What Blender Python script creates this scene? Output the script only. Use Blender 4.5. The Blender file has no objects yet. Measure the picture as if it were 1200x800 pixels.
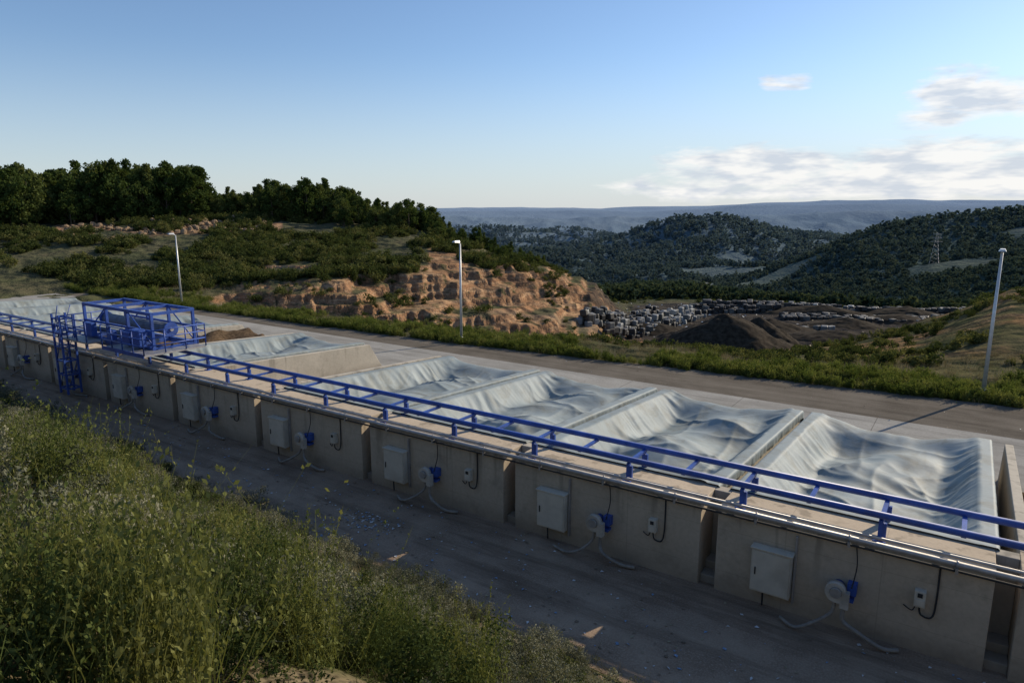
import bpy, math, numpy as np
import bmesh
from mathutils import Vector, Matrix
rng = np.random.default_rng(7)
scene = bpy.context.scene
HEAD = math.radians(34.2)
C, S = math.cos(HEAD), math.sin(HEAD)
def rf(R, F): return (C*R - S*F, S*R + C*F)

# ------------------------------------------------------------------ noise
TAB = np.random.default_rng(3).random((256, 256))
def vnoise(x, y):
    xi = np.floor(x).astype(int); yi = np.floor(y).astype(int)
    fx = x-xi; fy = y-yi
    fx = fx*fx*(3-2*fx); fy = fy*fy*(3-2*fy)
    a = TAB[xi % 256, yi % 256]; b = TAB[(xi+1) % 256, yi % 256]
    c = TAB[xi % 256, (yi+1) % 256]; d = TAB[(xi+1) % 256, (yi+1) % 256]
    return (a*(1-fx)+b*fx)*(1-fy)+(c*(1-fx)+d*fx)*fy
def fbm(x, y, o=4):
    x = np.asarray(x, float); y = np.asarray(y, float)
    s = 0; a = .5; t = 0
    for i in range(o):
        s = s + a*vnoise(x+i*17.3, y+i*9.1); t += a
        x, y = x*1.9*.8+y*1.9*.6, -x*1.9*.6+y*1.9*.8; a *= .5
    return s/t
def sstep(a, b, x):
    t = np.clip((np.asarray(x, float)-a)/(b-a), 0, 1); return t*t*(3-2*t)

# ------------------------------------------------------------------ material helpers
class NT:
    def __init__(s, nt): s.nt = nt; s.n = nt.nodes; s.l = nt.links
    def put(s, sock, v):
        if isinstance(v, bpy.types.NodeSocket): s.l.new(v, sock)
        elif isinstance(v, (tuple, list)) and len(v) == 3 and sock.type == 'RGBA': sock.default_value = (*v, 1)
        else: sock.default_value = v
    def noise(s, scale, detail=4, rough=.55, vec=None, dist=0):
        n = s.n.new('ShaderNodeTexNoise'); n.inputs['Scale'].default_value = scale
        n.inputs['Detail'].default_value = detail; n.inputs['Roughness'].default_value = rough
        n.inputs['Distortion'].default_value = dist
        if vec is not None: s.l.new(vec, n.inputs['Vector'])
        return n.outputs['Fac']
    def ramp(s, f, pts):
        n = s.n.new('ShaderNodeValToRGB'); cr = n.color_ramp
        while len(cr.elements) < len(pts): cr.elements.new(.5)
        for e, (p, c) in zip(cr.elements, pts):
            e.position = p
            if not isinstance(c, (tuple, list)): c = (c, c, c)
            e.color = (*c, 1)
        s.l.new(f, n.inputs['Fac']); return n.outputs['Color']
    def mix(s, f, a, b, mode='MIX'):
        n = s.n.new('ShaderNodeMix'); n.data_type = 'RGBA'; n.blend_type = mode
        s.put(n.inputs['Factor'], f); s.put(n.inputs['A'], a); s.put(n.inputs['B'], b)
        return n.outputs['Result']
    def math(s, op, a, b=0., c=None, clamp=False):
        n = s.n.new('ShaderNodeMath'); n.operation = op; n.use_clamp = clamp
        s.put(n.inputs[0], a); s.put(n.inputs[1], b)
        if c is not None: s.put(n.inputs[2], c)
        return n.outputs[0]
    def mrange(s, v, a, b, c=0., d=1.):
        n = s.n.new('ShaderNodeMapRange'); n.interpolation_type = 'SMOOTHSTEP'
        s.put(n.inputs[0], v); n.inputs[1].default_value = a; n.inputs[2].default_value = b
        n.inputs[3].default_value = c; n.inputs[4].default_value = d
        return n.outputs[0]
    def pos(s): return s.n.new('ShaderNodeNewGeometry').outputs['Position']
    def obj(s): return s.n.new('ShaderNodeTexCoord').outputs['Object']
    def mapv(s, v, sc):
        n = s.n.new('ShaderNodeMapping'); n.inputs['Scale'].default_value = sc
        s.l.new(v, n.inputs['Vector']); return n.outputs['Vector']
    def sep(s, v):
        n = s.n.new('ShaderNodeSeparateXYZ'); s.l.new(v, n.inputs[0]); return n.outputs
    def bump(s, h, strength=.3, dist=.02, prev=None):
        n = s.n.new('ShaderNodeBump'); n.inputs['Strength'].default_value = strength
        n.inputs['Distance'].default_value = dist; s.l.new(h, n.inputs['Height'])
        if prev is not None: s.l.new(prev, n.inputs['Normal'])
        return n.outputs['Normal']
def newmat(name):
    m = bpy.data.materials.new(name); m.use_nodes = True
    t = NT(m.node_tree); t.n.clear()
    out = t.n.new('ShaderNodeOutputMaterial')
    return m, t, out
def principled(t, out, col, rough=.8, metal=0., normal=None, spec=.3):
    p = t.n.new('ShaderNodeBsdfPrincipled')
    t.put(p.inputs['Base Color'], col); t.put(p.inputs['Roughness'], rough)
    p.inputs['Metallic'].default_value = metal; p.inputs['Specular IOR Level'].default_value = spec
    if normal is not None: t.l.new(normal, p.inputs['Normal'])
    t.l.new(p.outputs[0], out.inputs[0]); return p
def rough_diffuse(t, out, col, normal=None):
    p = t.n.new('ShaderNodeBsdfDiffuse'); t.put(p.inputs[0], col)
    if normal is not None: t.l.new(normal, p.inputs['Normal'])
    t.l.new(p.outputs[0], out.inputs[0])
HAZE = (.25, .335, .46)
def haze(t, col, L=3300):  # aerial haze painted into the base colour, growing with distance from the origin
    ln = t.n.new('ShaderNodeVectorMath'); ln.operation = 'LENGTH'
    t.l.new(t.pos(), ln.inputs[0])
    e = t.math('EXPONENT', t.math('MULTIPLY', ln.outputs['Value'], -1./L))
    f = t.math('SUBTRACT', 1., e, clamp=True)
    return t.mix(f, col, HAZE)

def simple(name, col, rough=.6, metal=0., var=.12, scale=6, bump=0., spec=.4, dirt=None):
    m, t, o = newmat(name)
    v = t.obj()
    n = t.noise(scale, 2, .6, v)
    c = t.mix(t.ramp(n, [(.3, 0.), (.7, 1.)]), tuple(x*(1-var) for x in col), tuple(min(1, x*(1+var)) for x in col))
    if dirt:
        n2 = t.noise(scale*.35, 4, .65, v)
        c = t.mix(t.ramp(n2, [(.48, 0.), (.68, .7)]), c, dirt)
    nb = t.bump(t.noise(scale*8, 2, .6, v), bump, .01) if bump else None
    principled(t, o, c, rough, metal, nb, spec); return m

def concrete(name, base, dark, panel=True, stain=True):
    m, t, o = newmat(name)
    v = t.pos(); xyz = t.sep(v)
    n1 = t.noise(.55, 4, .6, v); n2 = t.noise(9, 4, .65, v)
    c = t.mix(t.ramp(n1, [(.3, 0.), (.7, 1.)]), dark, base)
    c = t.mix(t.ramp(n2, [(.3, .22), (.6, 0.)]), c, tuple(x*.5 for x in dark))
    if stain:
        # blotchy damp marks plus a few run-down streaks starting at the top edge
        nb_ = t.noise(1.3, 5, .65, v)
        c = t.mix(t.ramp(nb_, [(.54, 0.), (.7, .4)]), c, tuple(x*.5 for x in dark))
        vs = t.mapv(v, (1.5, 1.5, .12)); ns = t.noise(1.4, 3, .55, vs)
        top = t.mrange(xyz[2], .7, 2.3, 0., 1.)
        f = t.math('MULTIPLY', t.ramp(ns, [(.58, 0.), (.66, .55)]), top)
        c = t.mix(f, c, tuple(x*.4 for x in dark))
        g = t.mrange(xyz[2], .05, .75, .6, 0.)
        g = t.math('MULTIPLY', g, t.ramp(n1, [(.3, .3), (.65, 1.)]))
        c = t.mix(g, c, (.14, .11, .08))
    nb = t.bump(n2, .25, .02)
    if panel:
        fx = t.math('FRACT', t.math('MULTIPLY', xyz[0], 1/2.13))
        ln = t.math('LESS_THAN', t.math('ABSOLUTE', t.math('SUBTRACT', fx, .5)), .005)
        fz = t.math('FRACT', t.math('MULTIPLY', xyz[2], 1/1.17))
        lz = t.math('LESS_THAN', t.math('ABSOLUTE', t.math('SUBTRACT', fz, .5)), .006)
        l2 = t.math('MAXIMUM', ln, lz)
        c = t.mix(t.math('MULTIPLY', l2, .28), c, tuple(x*.4 for x in dark))
    principled(t, o, c, .9, 0, nb, .2); return m

def foliage(name, cols, trans=.35, sc=None, hz=False, tint=(1.12, 1.08, .7)):
    m, t, o = newmat(name)
    oi = t.n.new('ShaderNodeObjectInfo').outputs['Random']
    f = oi
    if sc: f = t.math('ADD', t.math('MULTIPLY', oi, .6), t.math('MULTIPLY', t.noise(sc, 1, .6, t.pos()), .55))
    k = len(cols)
    lo_, w_ = (.2, .65) if sc else (.1, .85)
    c = t.ramp(f, [(lo_+w_*i/(k-1), cc) for i, cc in enumerate(cols)])
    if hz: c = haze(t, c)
    d = t.n.new('ShaderNodeBsdfDiffuse'); t.l.new(c, d.inputs[0])
    tr = t.n.new('ShaderNodeBsdfTranslucent')
    t.l.new(t.mix(1., c, tint, 'MULTIPLY'), tr.inputs[0])
    mx = t.n.new('ShaderNodeMixShader'); mx.inputs[0].default_value = trans
    t.l.new(d.outputs[0], mx.inputs[1]); t.l.new(tr.outputs[0], mx.inputs[2])
    t.l.new(mx.outputs[0], o.inputs[0]); return m

M_conc = concrete('concrete_wall', (.60, .495, .365), (.50, .41, .30))
M_conc_side = concrete('concrete_side', (.52, .47, .385), (.41, .37, .30), panel=False)
M_blue = simple('blue_paint', (.04, .095, .36), .42, 0, .2, 3, dirt=(.05, .075, .2))
M_galv = simple('galvanised_steel', (.42, .40, .38), .5, .5, .15, 5)
M_cab = simple('cabinet_paint', (.62, .56, .45), .5, 0, .08, 3, dirt=(.45, .39, .3))
M_white = simple('cream_paint', (.55, .50, .42), .5, 0, .08, 4, dirt=(.3, .27, .22))
M_dark = simple('black_rubber', (.03, .03, .03), .7, 0, .2, 6)
M_hose = simple('grey_hose', (.27, .24, .2), .7, 0, .2, 6)
M_lamp = simple('lamp_post_steel', (.55, .56, .56), .45, .4, .1, 4)
M_roll = simple('roller_fabric', (.15, .17, .21), .7, 0, .2, 5, dirt=(.09, .09, .1))
M_compost = simple('compost', (.11, .075, .045), 1, 0, .5, 7, bump=1., spec=.05)
M_waste = simple('dark_compost', (.045, .036, .026), 1, 0, .5, 1.5, bump=1., spec=.05)
M_bark = simple('bark', (.09, .07, .05), .9, 0, .3, 5)
M_rock = simple('brown_rock', (.25, .175, .11), .95, 0, .3, 1.5, bump=.6, spec=.1)
M_baleW = simple('bale_wrap_white', (.28, .285, .275), .6, 0, .2, .6, dirt=(.08, .07, .06))
M_baleG = simple('bale_wrap_grey', (.11, .11, .10), .6, 0, .3, .8, dirt=(.05, .045, .04))
M_baleK = simple('bale_wrap_black', (.03, .028, .026), .6, 0, .3, .8, dirt=(.08, .065, .05))

def mk_cover():
    m, t, o = newmat('tarpaulin_fabric')
    v = t.pos()
    c = t.mix(t.ramp(t.noise(.35, 3, .6, v), [(.3, 0.), (.7, 1.)]), (.215, .26, .27), (.305, .345, .345))
    c = t.mix(t.ramp(t.noise(.8, 6, .72, v, 1.), [(.46, 0.), (.66, .6)]), c, (.18, .17, .13))
    ms = t.mapv(v, (.45, 1.1, 1.))
    hb = t.bump(t.noise(1.5, 4, .55, ms, 1.0), .22, .07)
    p = t.n.new('ShaderNodeBsdfPrincipled'); t.l.new(c, p.inputs['Base Color'])
    p.inputs['Roughness'].default_value = .65; p.inputs['Specular IOR Level'].default_value = .25
    t.l.new(hb, p.inputs['Normal'])
    t.l.new(p.outputs[0], o.inputs[0])
    return m
M_cover = mk_cover()

def mk_ground(name, cols, spots, fine=30, big=.25, crack=False, bs=.5, streak=.5):
    m, t, o = newmat(name); v = t.pos()
    nf = t.noise(fine, 3, .7, v)
    c = t.mix(t.ramp(t.noise(big, 5, .65, v), [(.36, 0.), (.62, 1.)]), cols[0], cols[1])
    c = t.mix(t.ramp(nf, [(.45, 0.), (.75, .7)]), c, spots)
    st = t.noise(1.1, 5, .7, t.mapv(v, (.12, 1.2, 1)))
    c = t.mix(t.ramp(st, [(.46, 0.), (.68, streak)]), c, tuple(x*.5 for x in cols[0]))
    if crack:
        xyz = t.sep(v)
        fx = t.math('FRACT', t.math('MULTIPLY', xyz[0], 1/6.4))
        l1 = t.math('LESS_THAN', t.math('ABSOLUTE', t.math('SUBTRACT', fx, .5)), .003)
        c = t.mix(t.math('MULTIPLY', l1, .6), c, (.1, .09, .08))
    nb = t.bump(nf, bs, .02)
    rough_diffuse(t, o, c, nb); return m
M_lane = mk_ground('lane_gravel', ((.24, .17, .118), (.36, .265, .185)), (.46, .355, .26), 20, .6, streak=.7)
M_road = mk_ground('old_asphalt', ((.12, .103, .082), (.18, .157, .128)), (.22, .2, .17), 18, .3)
M_slab = mk_ground('concrete_slab', ((.30, .285, .255), (.38, .365, .33)), (.24, .23, .21), 9, .35, True, .3)

# ------------------------------------------------------------------ mesh builder
class MB:
    def __init__(s): s.v = []; s.f = []; s.m = []; s.sm = []; s.mats = []
    def mi(s, mat):
        if mat not in s.mats: s.mats.append(mat)
        return s.mats.index(mat)
    def add(s, vs, fs, mat, smooth=False):
        b = len(s.v); s.v += [tuple(x) for x in vs]
        i = s.mi(mat)
        for k, f in enumerate(fs):
            s.f.append([b+j for j in f]); s.m.append(i)
            s.sm.append(smooth[k] if isinstance(smooth, list) else smooth)
    def box(s, x0, x1, y0, y1, z0, z1, mat, M=None):
        vs = [Vector(p) for p in [(x0, y0, z0), (x1, y0, z0), (x1, y1, z0), (x0, y1, z0), (x0, y0, z1), (x1, y0, z1), (x1, y1, z1), (x0, y1, z1)]]
        if M is not None: vs = [M @ p for p in vs]
        s.add(vs, [(0, 3, 2, 1), (4, 5, 6, 7), (0, 1, 5, 4), (1, 2, 6, 5), (2, 3, 7, 6), (3, 0, 4, 7)], mat)
    def cyl(s, p0, p1, r0, r1=None, n=10, mat=None):
        r1 = r0 if r1 is None else r1
        p0 = Vector(p0); p1 = Vector(p1); d = (p1-p0).normalized()
        a = d.orthogonal().normalized(); b = d.cross(a)
        vs = []
        for p, r in ((p0, r0), (p1, r1)):
            for i in range(n):
                t = 2*math.pi*i/n; vs.append(p+a*(r*math.cos(t))+b*(r*math.sin(t)))
        fs = [(i, (i+1) % n, n+(i+1) % n, n+i) for i in range(n)]
        fs += [tuple(range(n-1, -1, -1)), tuple(range(n, 2*n))]
        s.add(vs, fs, mat, [True]*n+[False, False])
    def tube(s, pts, r, n=8, mat=None):
        pts = [Vector(p) for p in pts]; vs = []
        for i, p in enumerate(pts):
            d = (pts[min(i+1, len(pts)-1)]-pts[max(i-1, 0)]).normalized()
            a = d.cross(Vector((.3, 1, .2))).normalized(); b = d.cross(a)
            for j in range(n):
                t = 2*math.pi*j/n; vs.append(p+a*(r*math.cos(t))+b*(r*math.sin(t)))
        fs = []
        for i in range(len(pts)-1):
            for j in range(n): fs.append((i*n+j, i*n+(j+1) % n, (i+1)*n+(j+1) % n, (i+1)*n+j))
        fs.append(tuple(range(n-1, -1, -1))); k = (len(pts)-1)*n; fs.append(tuple(range(k, k+n)))
        s.add(vs, fs, mat, True)
    def prismx(s, poly, x0, x1, mat):
        n = len(poly); vs = [(x0, y, z) for y, z in poly]+[(x1, y, z) for y, z in poly]
        fs = [tuple(range(n-1, -1, -1)), tuple(range(n, 2*n))]+[(i, (i+1) % n, n+(i+1) % n, n+i) for i in range(n)]
        s.add(vs, fs, mat)
    def obj(s, name, bevel=0, link=True, parent=None):
        me = bpy.data.meshes.new(name); me.from_pydata(s.v, [], s.f)
        for m in s.mats: me.materials.append(m)
        me.polygons.foreach_set('material_index', s.m); me.polygons.foreach_set('use_smooth', s.sm)
        me.update(); o = bpy.data.objects.new(name, me)
        if link: scene.collection.objects.link(o)
        if bevel:
            b = o.modifiers.new('bevel', 'BEVEL'); b.width = bevel; b.segments = 2; b.limit_method = 'ANGLE'; b.angle_limit = .7
        if parent: o.parent = parent
        return o
def bez(ps, n=14):
    ps = [Vector(p) for p in ps]; out = []
    for i in range(len(ps)-1):
        p0 = ps[max(i-1, 0)]; p1 = ps[i]; p2 = ps[i+1]; p3 = ps[min(i+2, len(ps)-1)]
        for k in range(n):
            t = k/n
            out.append(.5*((2*p1)+(p2-p0)*t+(2*p0-5*p1+4*p2-p3)*t*t+(-p0+3*p1-3*p2+p3)*t**3))
    out.append(ps[-1]); return out

# ------------------------------------------------------------------ terrain
def azp(px): return math.degrees(math.atan((px-600)/815))
def FAR(h3, h4, h7): return [(2700, -95), (3300, h3), (3900, h3-60), (4700, h4), (5500, h4-60), (7200, h7), (12000, -150)]
FL = [(400, -30), (800, -60), (1500, -70), (3000, -20), (5000, 0), (7500, 10), (12000, -100)]
FC = [(300, -38), (500, -66), (900, -96), (1250, -80), (1600, -98), (1900, -95), (2250, -62)]+FAR(-34, -14, 8)
cols = {
 -1500: [(250, 0), (400, 5)]+FL[1:],
 -600: [(150, 0), (220, 5), (300, 5)]+FL,
 0: [(97, 0), (130, 2.7), (150, 5.3), (170, 6.8), (200, 7.5), (260, 4)]+FL,
 150: [(93, 0), (110, 1.2), (125, 3.2), (145, 6.0), (165, 7.6), (200, 8), (260, 5)]+FL,
 235: [(80, 0), (86, -.8), (92, .1), (110, 1.5), (130, 4), (155, 7.3), (180, 8.3), (260, 5)]+FL,
 265: [(77, 0), (83, -1.8), (87, -2.4), (91, .3), (110, 1.5), (130, 4), (155, 7.3), (180, 8.3), (260, 5)]+FL,
 300: [(72, 0), (80, -2.), (86, -2.6), (90, .3), (96, 1.1), (110, 1.8), (130, 3.9), (155, 7.4), (180, 8), (260, 4)]+FL,
 350: [(68, 0), (78, -2.2), (85, -2.9), (89, .3), (96, 1.2), (110, 1.9), (130, 3.9), (155, 7.2), (180, 7.6), (260, 2)]+FL,
 400: [(64, 0), (76, -2.5), (83, -3.2), (87.5, .2), (95, 1.3), (120, 2.4), (150, 6.6), (170, 7.2), (260, 0)]+FL,
 450: [(60, 0), (74, -3.2), (82, -4.1), (85.5, -2), (93, -1.4), (97, 1.4), (120, 2.8), (147, 5.8), (165, 6), (240, -5)]+FC,
 500: [(57, 0), (72, -3.4), (82, -4.9), (86, -2.8), (93, -2.2), (97.5, 1.1), (103, 1.8), (120, 2.9), (145, 4.9), (160, 4.5), (220, -10)]+FC,
 560: [(55, 0), (70, -3.7), (82, -5.6), (86, -3.9), (95, -3.2), (98, -1.2), (101, -.9), (104.5, 1.4), (125, 2.5), (140, 2.4), (200, -12)]+FC,
 600: [(54, 0), (70, -3.8), (83, -6.1), (87.5, -4.3), (97, -3.6), (100.5, -1.8), (104, -1.6), (108, .8), (118, 1.2), (130, .7), (190, -14)]+FC,
 650: [(52, 0), (70, -3.8), (84, -6.6), (90, -5.0), (101, -4.4), (105, -2.8), (108, -2.6), (112, -.8), (122, -.6), (135, -2.3), (180, -14)]+FC,
 700: [(52, 0), (70, -3.8), (88, -7.4), (96, -7.6), (106, -6.2), (113, -4.2), (124, -3.4), (140, -8.5), (170, -13), (300, -27), (500, -58), (900, -94), (1300, -95), (1600, -78), (2000, -96), (2250, -70)]+FAR(-34, -12, 10),
 740: [(50, 0), (70, -4.2), (90, -8.4), (100, -10), (140, -10.3), (170, -12.5), (300, -24), (500, -54), (900, -92), (1300, -85), (1600, -50), (2100, -95)]+FAR(-36, -8, 18),
 800: [(50, 0), (65, -3.6), (85, -7.2), (100, -10), (150, -10.5), (170, -12), (300, -23), (500, -52), (900, -88), (1250, -72), (1600, -21), (2100, -90)]+FAR(-32, -2, 36),
 850: [(48, 0), (65, -3.7), (85, -7.), (101, -10), (150, -10.5), (170, -12), (300, -26), (500, -55), (850, -86), (1200, -76), (1600, -15), (2100, -90)]+FAR(-26, 8, 48),
 900: [(46, 0), (65, -3.8), (85, -7), (102, -10), (150, -10.5), (170, -12), (300, -30), (500, -58), (640, -66), (800, -66), (1000, -84), (1250, -80), (1600, -32), (2200, -90)]+FAR(-16, 16, 60),
 960: [(46, 0), (65, -3.2), (85, -5.8), (104, -9.8), (150, -10.5), (170, -12), (300, -32), (450, -58), (620, -56), (800, -40), (1000, -75), (1400, -85), (1700, -60), (2400, -85)]+FAR(-10, 22, 72),
 1000: [(46, 0), (65, -2.8), (85, -5.4), (105, -9.4), (150, -10.5), (175, -13), (300, -34), (420, -54), (600, -48), (800, -24), (1000, -55), (1500, -72)]+FAR(-6, 24, 78),
 1050: [(46, 0), (65, -2.1), (85, -4.), (100, -6.3), (120, -10), (150, -10.5), (175, -13), (300, -34), (400, -50), (600, -42), (800, -9), (1100, -45), (1500, -60)]+FAR(-6, 24, 80),
 1100: [(46, 0), (65, -1.4), (85, -2.8), (100, -3.8), (125, -9.5), (150, -10.2), (175, -13), (300, -30), (400, -45), (540, -34), (640, -34), (800, -1), (1100, -40)]+FAR(-6, 22, 76),
 1200: [(46, 0), (52, .3), (75, 1.3), (92, 1.3), (115, -3), (150, -9), (175, -12), (350, -38), (520, -20), (620, -26), (800, 1), (1100, -40)]+FAR(-8, 22, 74),
 1350: [(46, 0), (55, .6), (80, 3), (110, 3), (160, -6), (350, -32), (520, -14), (620, -22), (800, 4), (1100, -40)]+FAR(-8, 20, 70),
 2400: [(60, 0), (80, 2), (110, 3), (160, -6), (350, -25), (800, 0), (1100, -30), (3200, -5), (7000, 66), (12000, -150)],
}
keys = sorted(cols); A = np.array([azp(k) for k in keys])
G = np.concatenate([np.linspace(0, 200, 401), np.geomspace(203, 12000, 300)])
ZT = np.array([np.interp(G, [p[0] for p in cols[k]], [p[1] for p in cols[k]]) for k in keys])
def edgeY(X): return 12.2+.055*np.clip(-X-5, 0, 60)
BY = np.array([-400, -30, -3, 0, 3, 6, 9, 11, 12.6]); BZ = np.array([12, 9.4, 8.8, 8.25, 6.4, 4.0, 1.8, .6, -.06])
def terrain(x, y):
    x = np.asarray(x, float); y = np.asarray(y, float)
    R = C*x+S*y; F = -S*x+C*y; d = np.hypot(R, F); az = np.degrees(np.arctan2(R, F))
    cm = sstep(72, 80, d)*(1-sstep(124, 136, d))*sstep(-24.5, -22, az)*(1-sstep(8, 10, az))
    gul = np.abs(2*fbm(az*.7+3, d/16, 3)-1); gul2 = np.abs(2*fbm(az*2.3+9, d/5+4, 3)-1)
    d2 = d+cm*(8*(fbm(x/13, y/13, 3)-.5)-2.2*(gul-.25)-1.3*(gul2-.25)+2.4*(fbm(x/2.2, y/2.2, 4)-.5))
    gi = np.interp(d2, G, np.arange(len(G))); g0 = np.clip(gi.astype(int), 0, len(G)-2); gt = gi-g0
    azc = np.clip(az, A[0]+1e-4, A[-1]-1e-4)
    ci = np.clip(np.searchsorted(A, azc)-1, 0, len(A)-2); ct = (azc-A[ci])/(A[ci+1]-A[ci])
    z = (ZT[ci, g0]*(1-gt)+ZT[ci, g0+1]*gt)*(1-ct)+(ZT[ci+1, g0]*(1-gt)+ZT[ci+1, g0+1]*gt)*ct
    st = 1.15; zo = z+.5*fbm(x/10, y/10, 2); tq = zo/st; fr = tq-np.floor(tq)
    zq = st*(np.floor(tq)+sstep(.45, .9, fr))-(zo-z)
    z = z+cm*(z < 1.6)*.8*(zq-z)
    z = z-.04
    nm = sstep(52, 90, d)*(1-sstep(150, 220, d))
    z = z+nm*(1.1*(fbm(x/9, y/9, 4)-.5)+.5*(fbm(x/1.7, y/1.7, 3)-.5))*np.where(az > 12, .55, 1)*(1-.4*cm)
    m1 = sstep(220, 450, d)*(1-sstep(2600, 4000, d))
    rd = 1-np.abs(2*fbm(x/190+3, y/190+8, 4)-1)
    z = z+m1*(30*(rd-.8)+9*(fbm(x/60, y/60, 3)-.5))*np.clip(d/1000, .35, 1.3)
    m2 = sstep(2600, 4000, d)
    rd2 = 1-np.abs(2*fbm(x/1100+3, y/1100+8, 4)-1)
    z = z+m2*(38*(rd2-.78)+26*(fbm(x/420, y/420, 3)-.5))
    e = edgeY(x)
    yb = np.where(y > 0, y*12.6/e, y)
    zb = np.interp(yb, BY, BZ)
    nb = sstep(.3, 1.8, e-y)
    zb = zb+nb*(.75*(fbm(x/2.6, y/2.6, 3)-.5)+.3*(fbm(x/.6, y/.6, 3)-.5))
    return np.where(y < e, zb, z)

az_f = np.arange(-47, 47.01, .17)
az_all = np.concatenate([az_f, np.arange(50, 311, 4.)])
rad = np.concatenate([np.linspace(.3, 20, 90), np.linspace(20.4, 70, 80), np.linspace(70.4, 130, 230), np.linspace(131, 260, 100), np.geomspace(265, 11500, 230)])
AZ, RD = np.meshgrid(np.radians(az_all), rad, indexing='ij')
Rg = RD*np.sin(AZ); Fg = RD*np.cos(AZ)
X, Y = C*Rg-S*Fg, S*Rg+C*Fg
Z = terrain(X, Y)
na, nr = X.shape
verts = np.stack([X, Y, Z], -1).reshape(-1, 3)
ii, jj = np.meshgrid(np.arange(na), np.arange(nr-1), indexing='ij')
i2 = (ii+1) % na
faces = np.stack([ii*nr+jj, i2*nr+jj, i2*nr+jj+1, ii*nr+jj+1], -1).reshape(-1, 4)[:, ::-1]
nv = len(verts)
verts = np.vstack([verts, [[0, 0, 8.25]]])
tris = [(nv, (i+1) % na*nr, i*nr) for i in range(na)]
me = bpy.data.meshes.new('terrain')
me.from_pydata(verts.tolist(), [], faces.tolist()+tris)
me.polygons.foreach_set('use_smooth', np.ones(len(me.polygons), bool))
px = 600+815*np.tan(np.clip(AZ, -1.3, 1.3))
azd = np.degrees(AZ)
dzr = np.gradient(Z, axis=1)/np.gradient(RD, axis=1)
dza = np.gradient(Z, axis=0)/(np.gradient(AZ, axis=0)*RD+1e-6)
slope = np.hypot(dzr, dza)
inaz = (azd < 60) | (azd > 300)
n_a = fbm(X/7, Y/7, 4); n_b = fbm(X/2, Y/2, 3)
czone = (px > 225)*(px < 790)*inaz*sstep(73, 80, RD)*(1-sstep(120, 128, RD))
earth = czone*sstep(.26, .5, slope+.35*(n_b-.5))
pitfloor = (px > 500)*(px < 800)*inaz*sstep(70, 78, RD)*(1-sstep(116, 124, RD))*sstep(.34, .46, n_a+.12*(n_b-.5))
earth = np.maximum(earth, pitfloor*.9)
lip = (px > 380)*(px < 720)*inaz*sstep(82, 88, RD)*(1-sstep(106, 110, RD))*sstep(.44, .54, n_a)*.75
earth = np.maximum(earth, lip)
bench = (px > 560)*(px < 720)*inaz*np.clip(1-np.abs(RD-(92+(px-600)*.06))/3, 0, 1)
pile = ((px > 60)*(px < 330))*inaz*sstep(136, 143, RD)*(1-sstep(156, 164, RD))*sstep(.46, .54, n_a)
earth = np.maximum(earth, pile)
rs = (px > 880)*inaz*sstep(52, 60, RD)*(1-sstep(112, 125, RD))*sstep(.48, .62, n_a)*.6
earth = np.maximum(earth, rs)
darkm = (px > 745+(150-RD)*.3)*(px < 1150-(RD-100)*.4)*inaz*sstep(96, 102, RD+5*(n_a-.5))*(1-sstep(154, 162, RD+6*(n_a-.5)))
dark2 = (px > 690)*(px < 800)*inaz*sstep(94, 98, RD)*(1-sstep(140, 150, RD))*sstep(.4, .5, n_b)
darkm = np.maximum(darkm, dark2*.8)
forest = sstep(165, 185, RD)
forest = forest*np.where(RD > 400, .45+.55*sstep(.28, .36, fbm(X/120+5, Y/120, 4)), 1)
forest = np.where(RD > 1900, forest*(.5+.5*sstep(.4, .5, fbm(X/260, Y/260+4, 3))), forest)
track = np.clip(1-np.abs(RD-(60+(px-860)*.2))/1.6, 0, 1)*(px > 860)*(px < 1090)*inaz*.6
track = np.maximum(track, bench*.6)
track = np.maximum(track, np.clip(1-np.abs(px-835)/7, 0, 1)*(RD > 480)*(RD < 900)*inaz*.5)
soil = (Y < edgeY(X)-.5)*sstep(.48, .56, fbm(X/1.8+7, Y/1.8, 4))
track = np.maximum(track, soil*.55)
att = me.color_attributes.new('masks', 'FLOAT_COLOR', 'POINT')
colr = np.stack([earth, darkm, forest, np.clip(track, 0, 1)], -1).reshape(-1, 4)
colr = np.vstack([colr, [[0, 0, 0, 0]]]).astype(np.float32)
att.data.foreach_set('color', colr.ravel())
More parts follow.
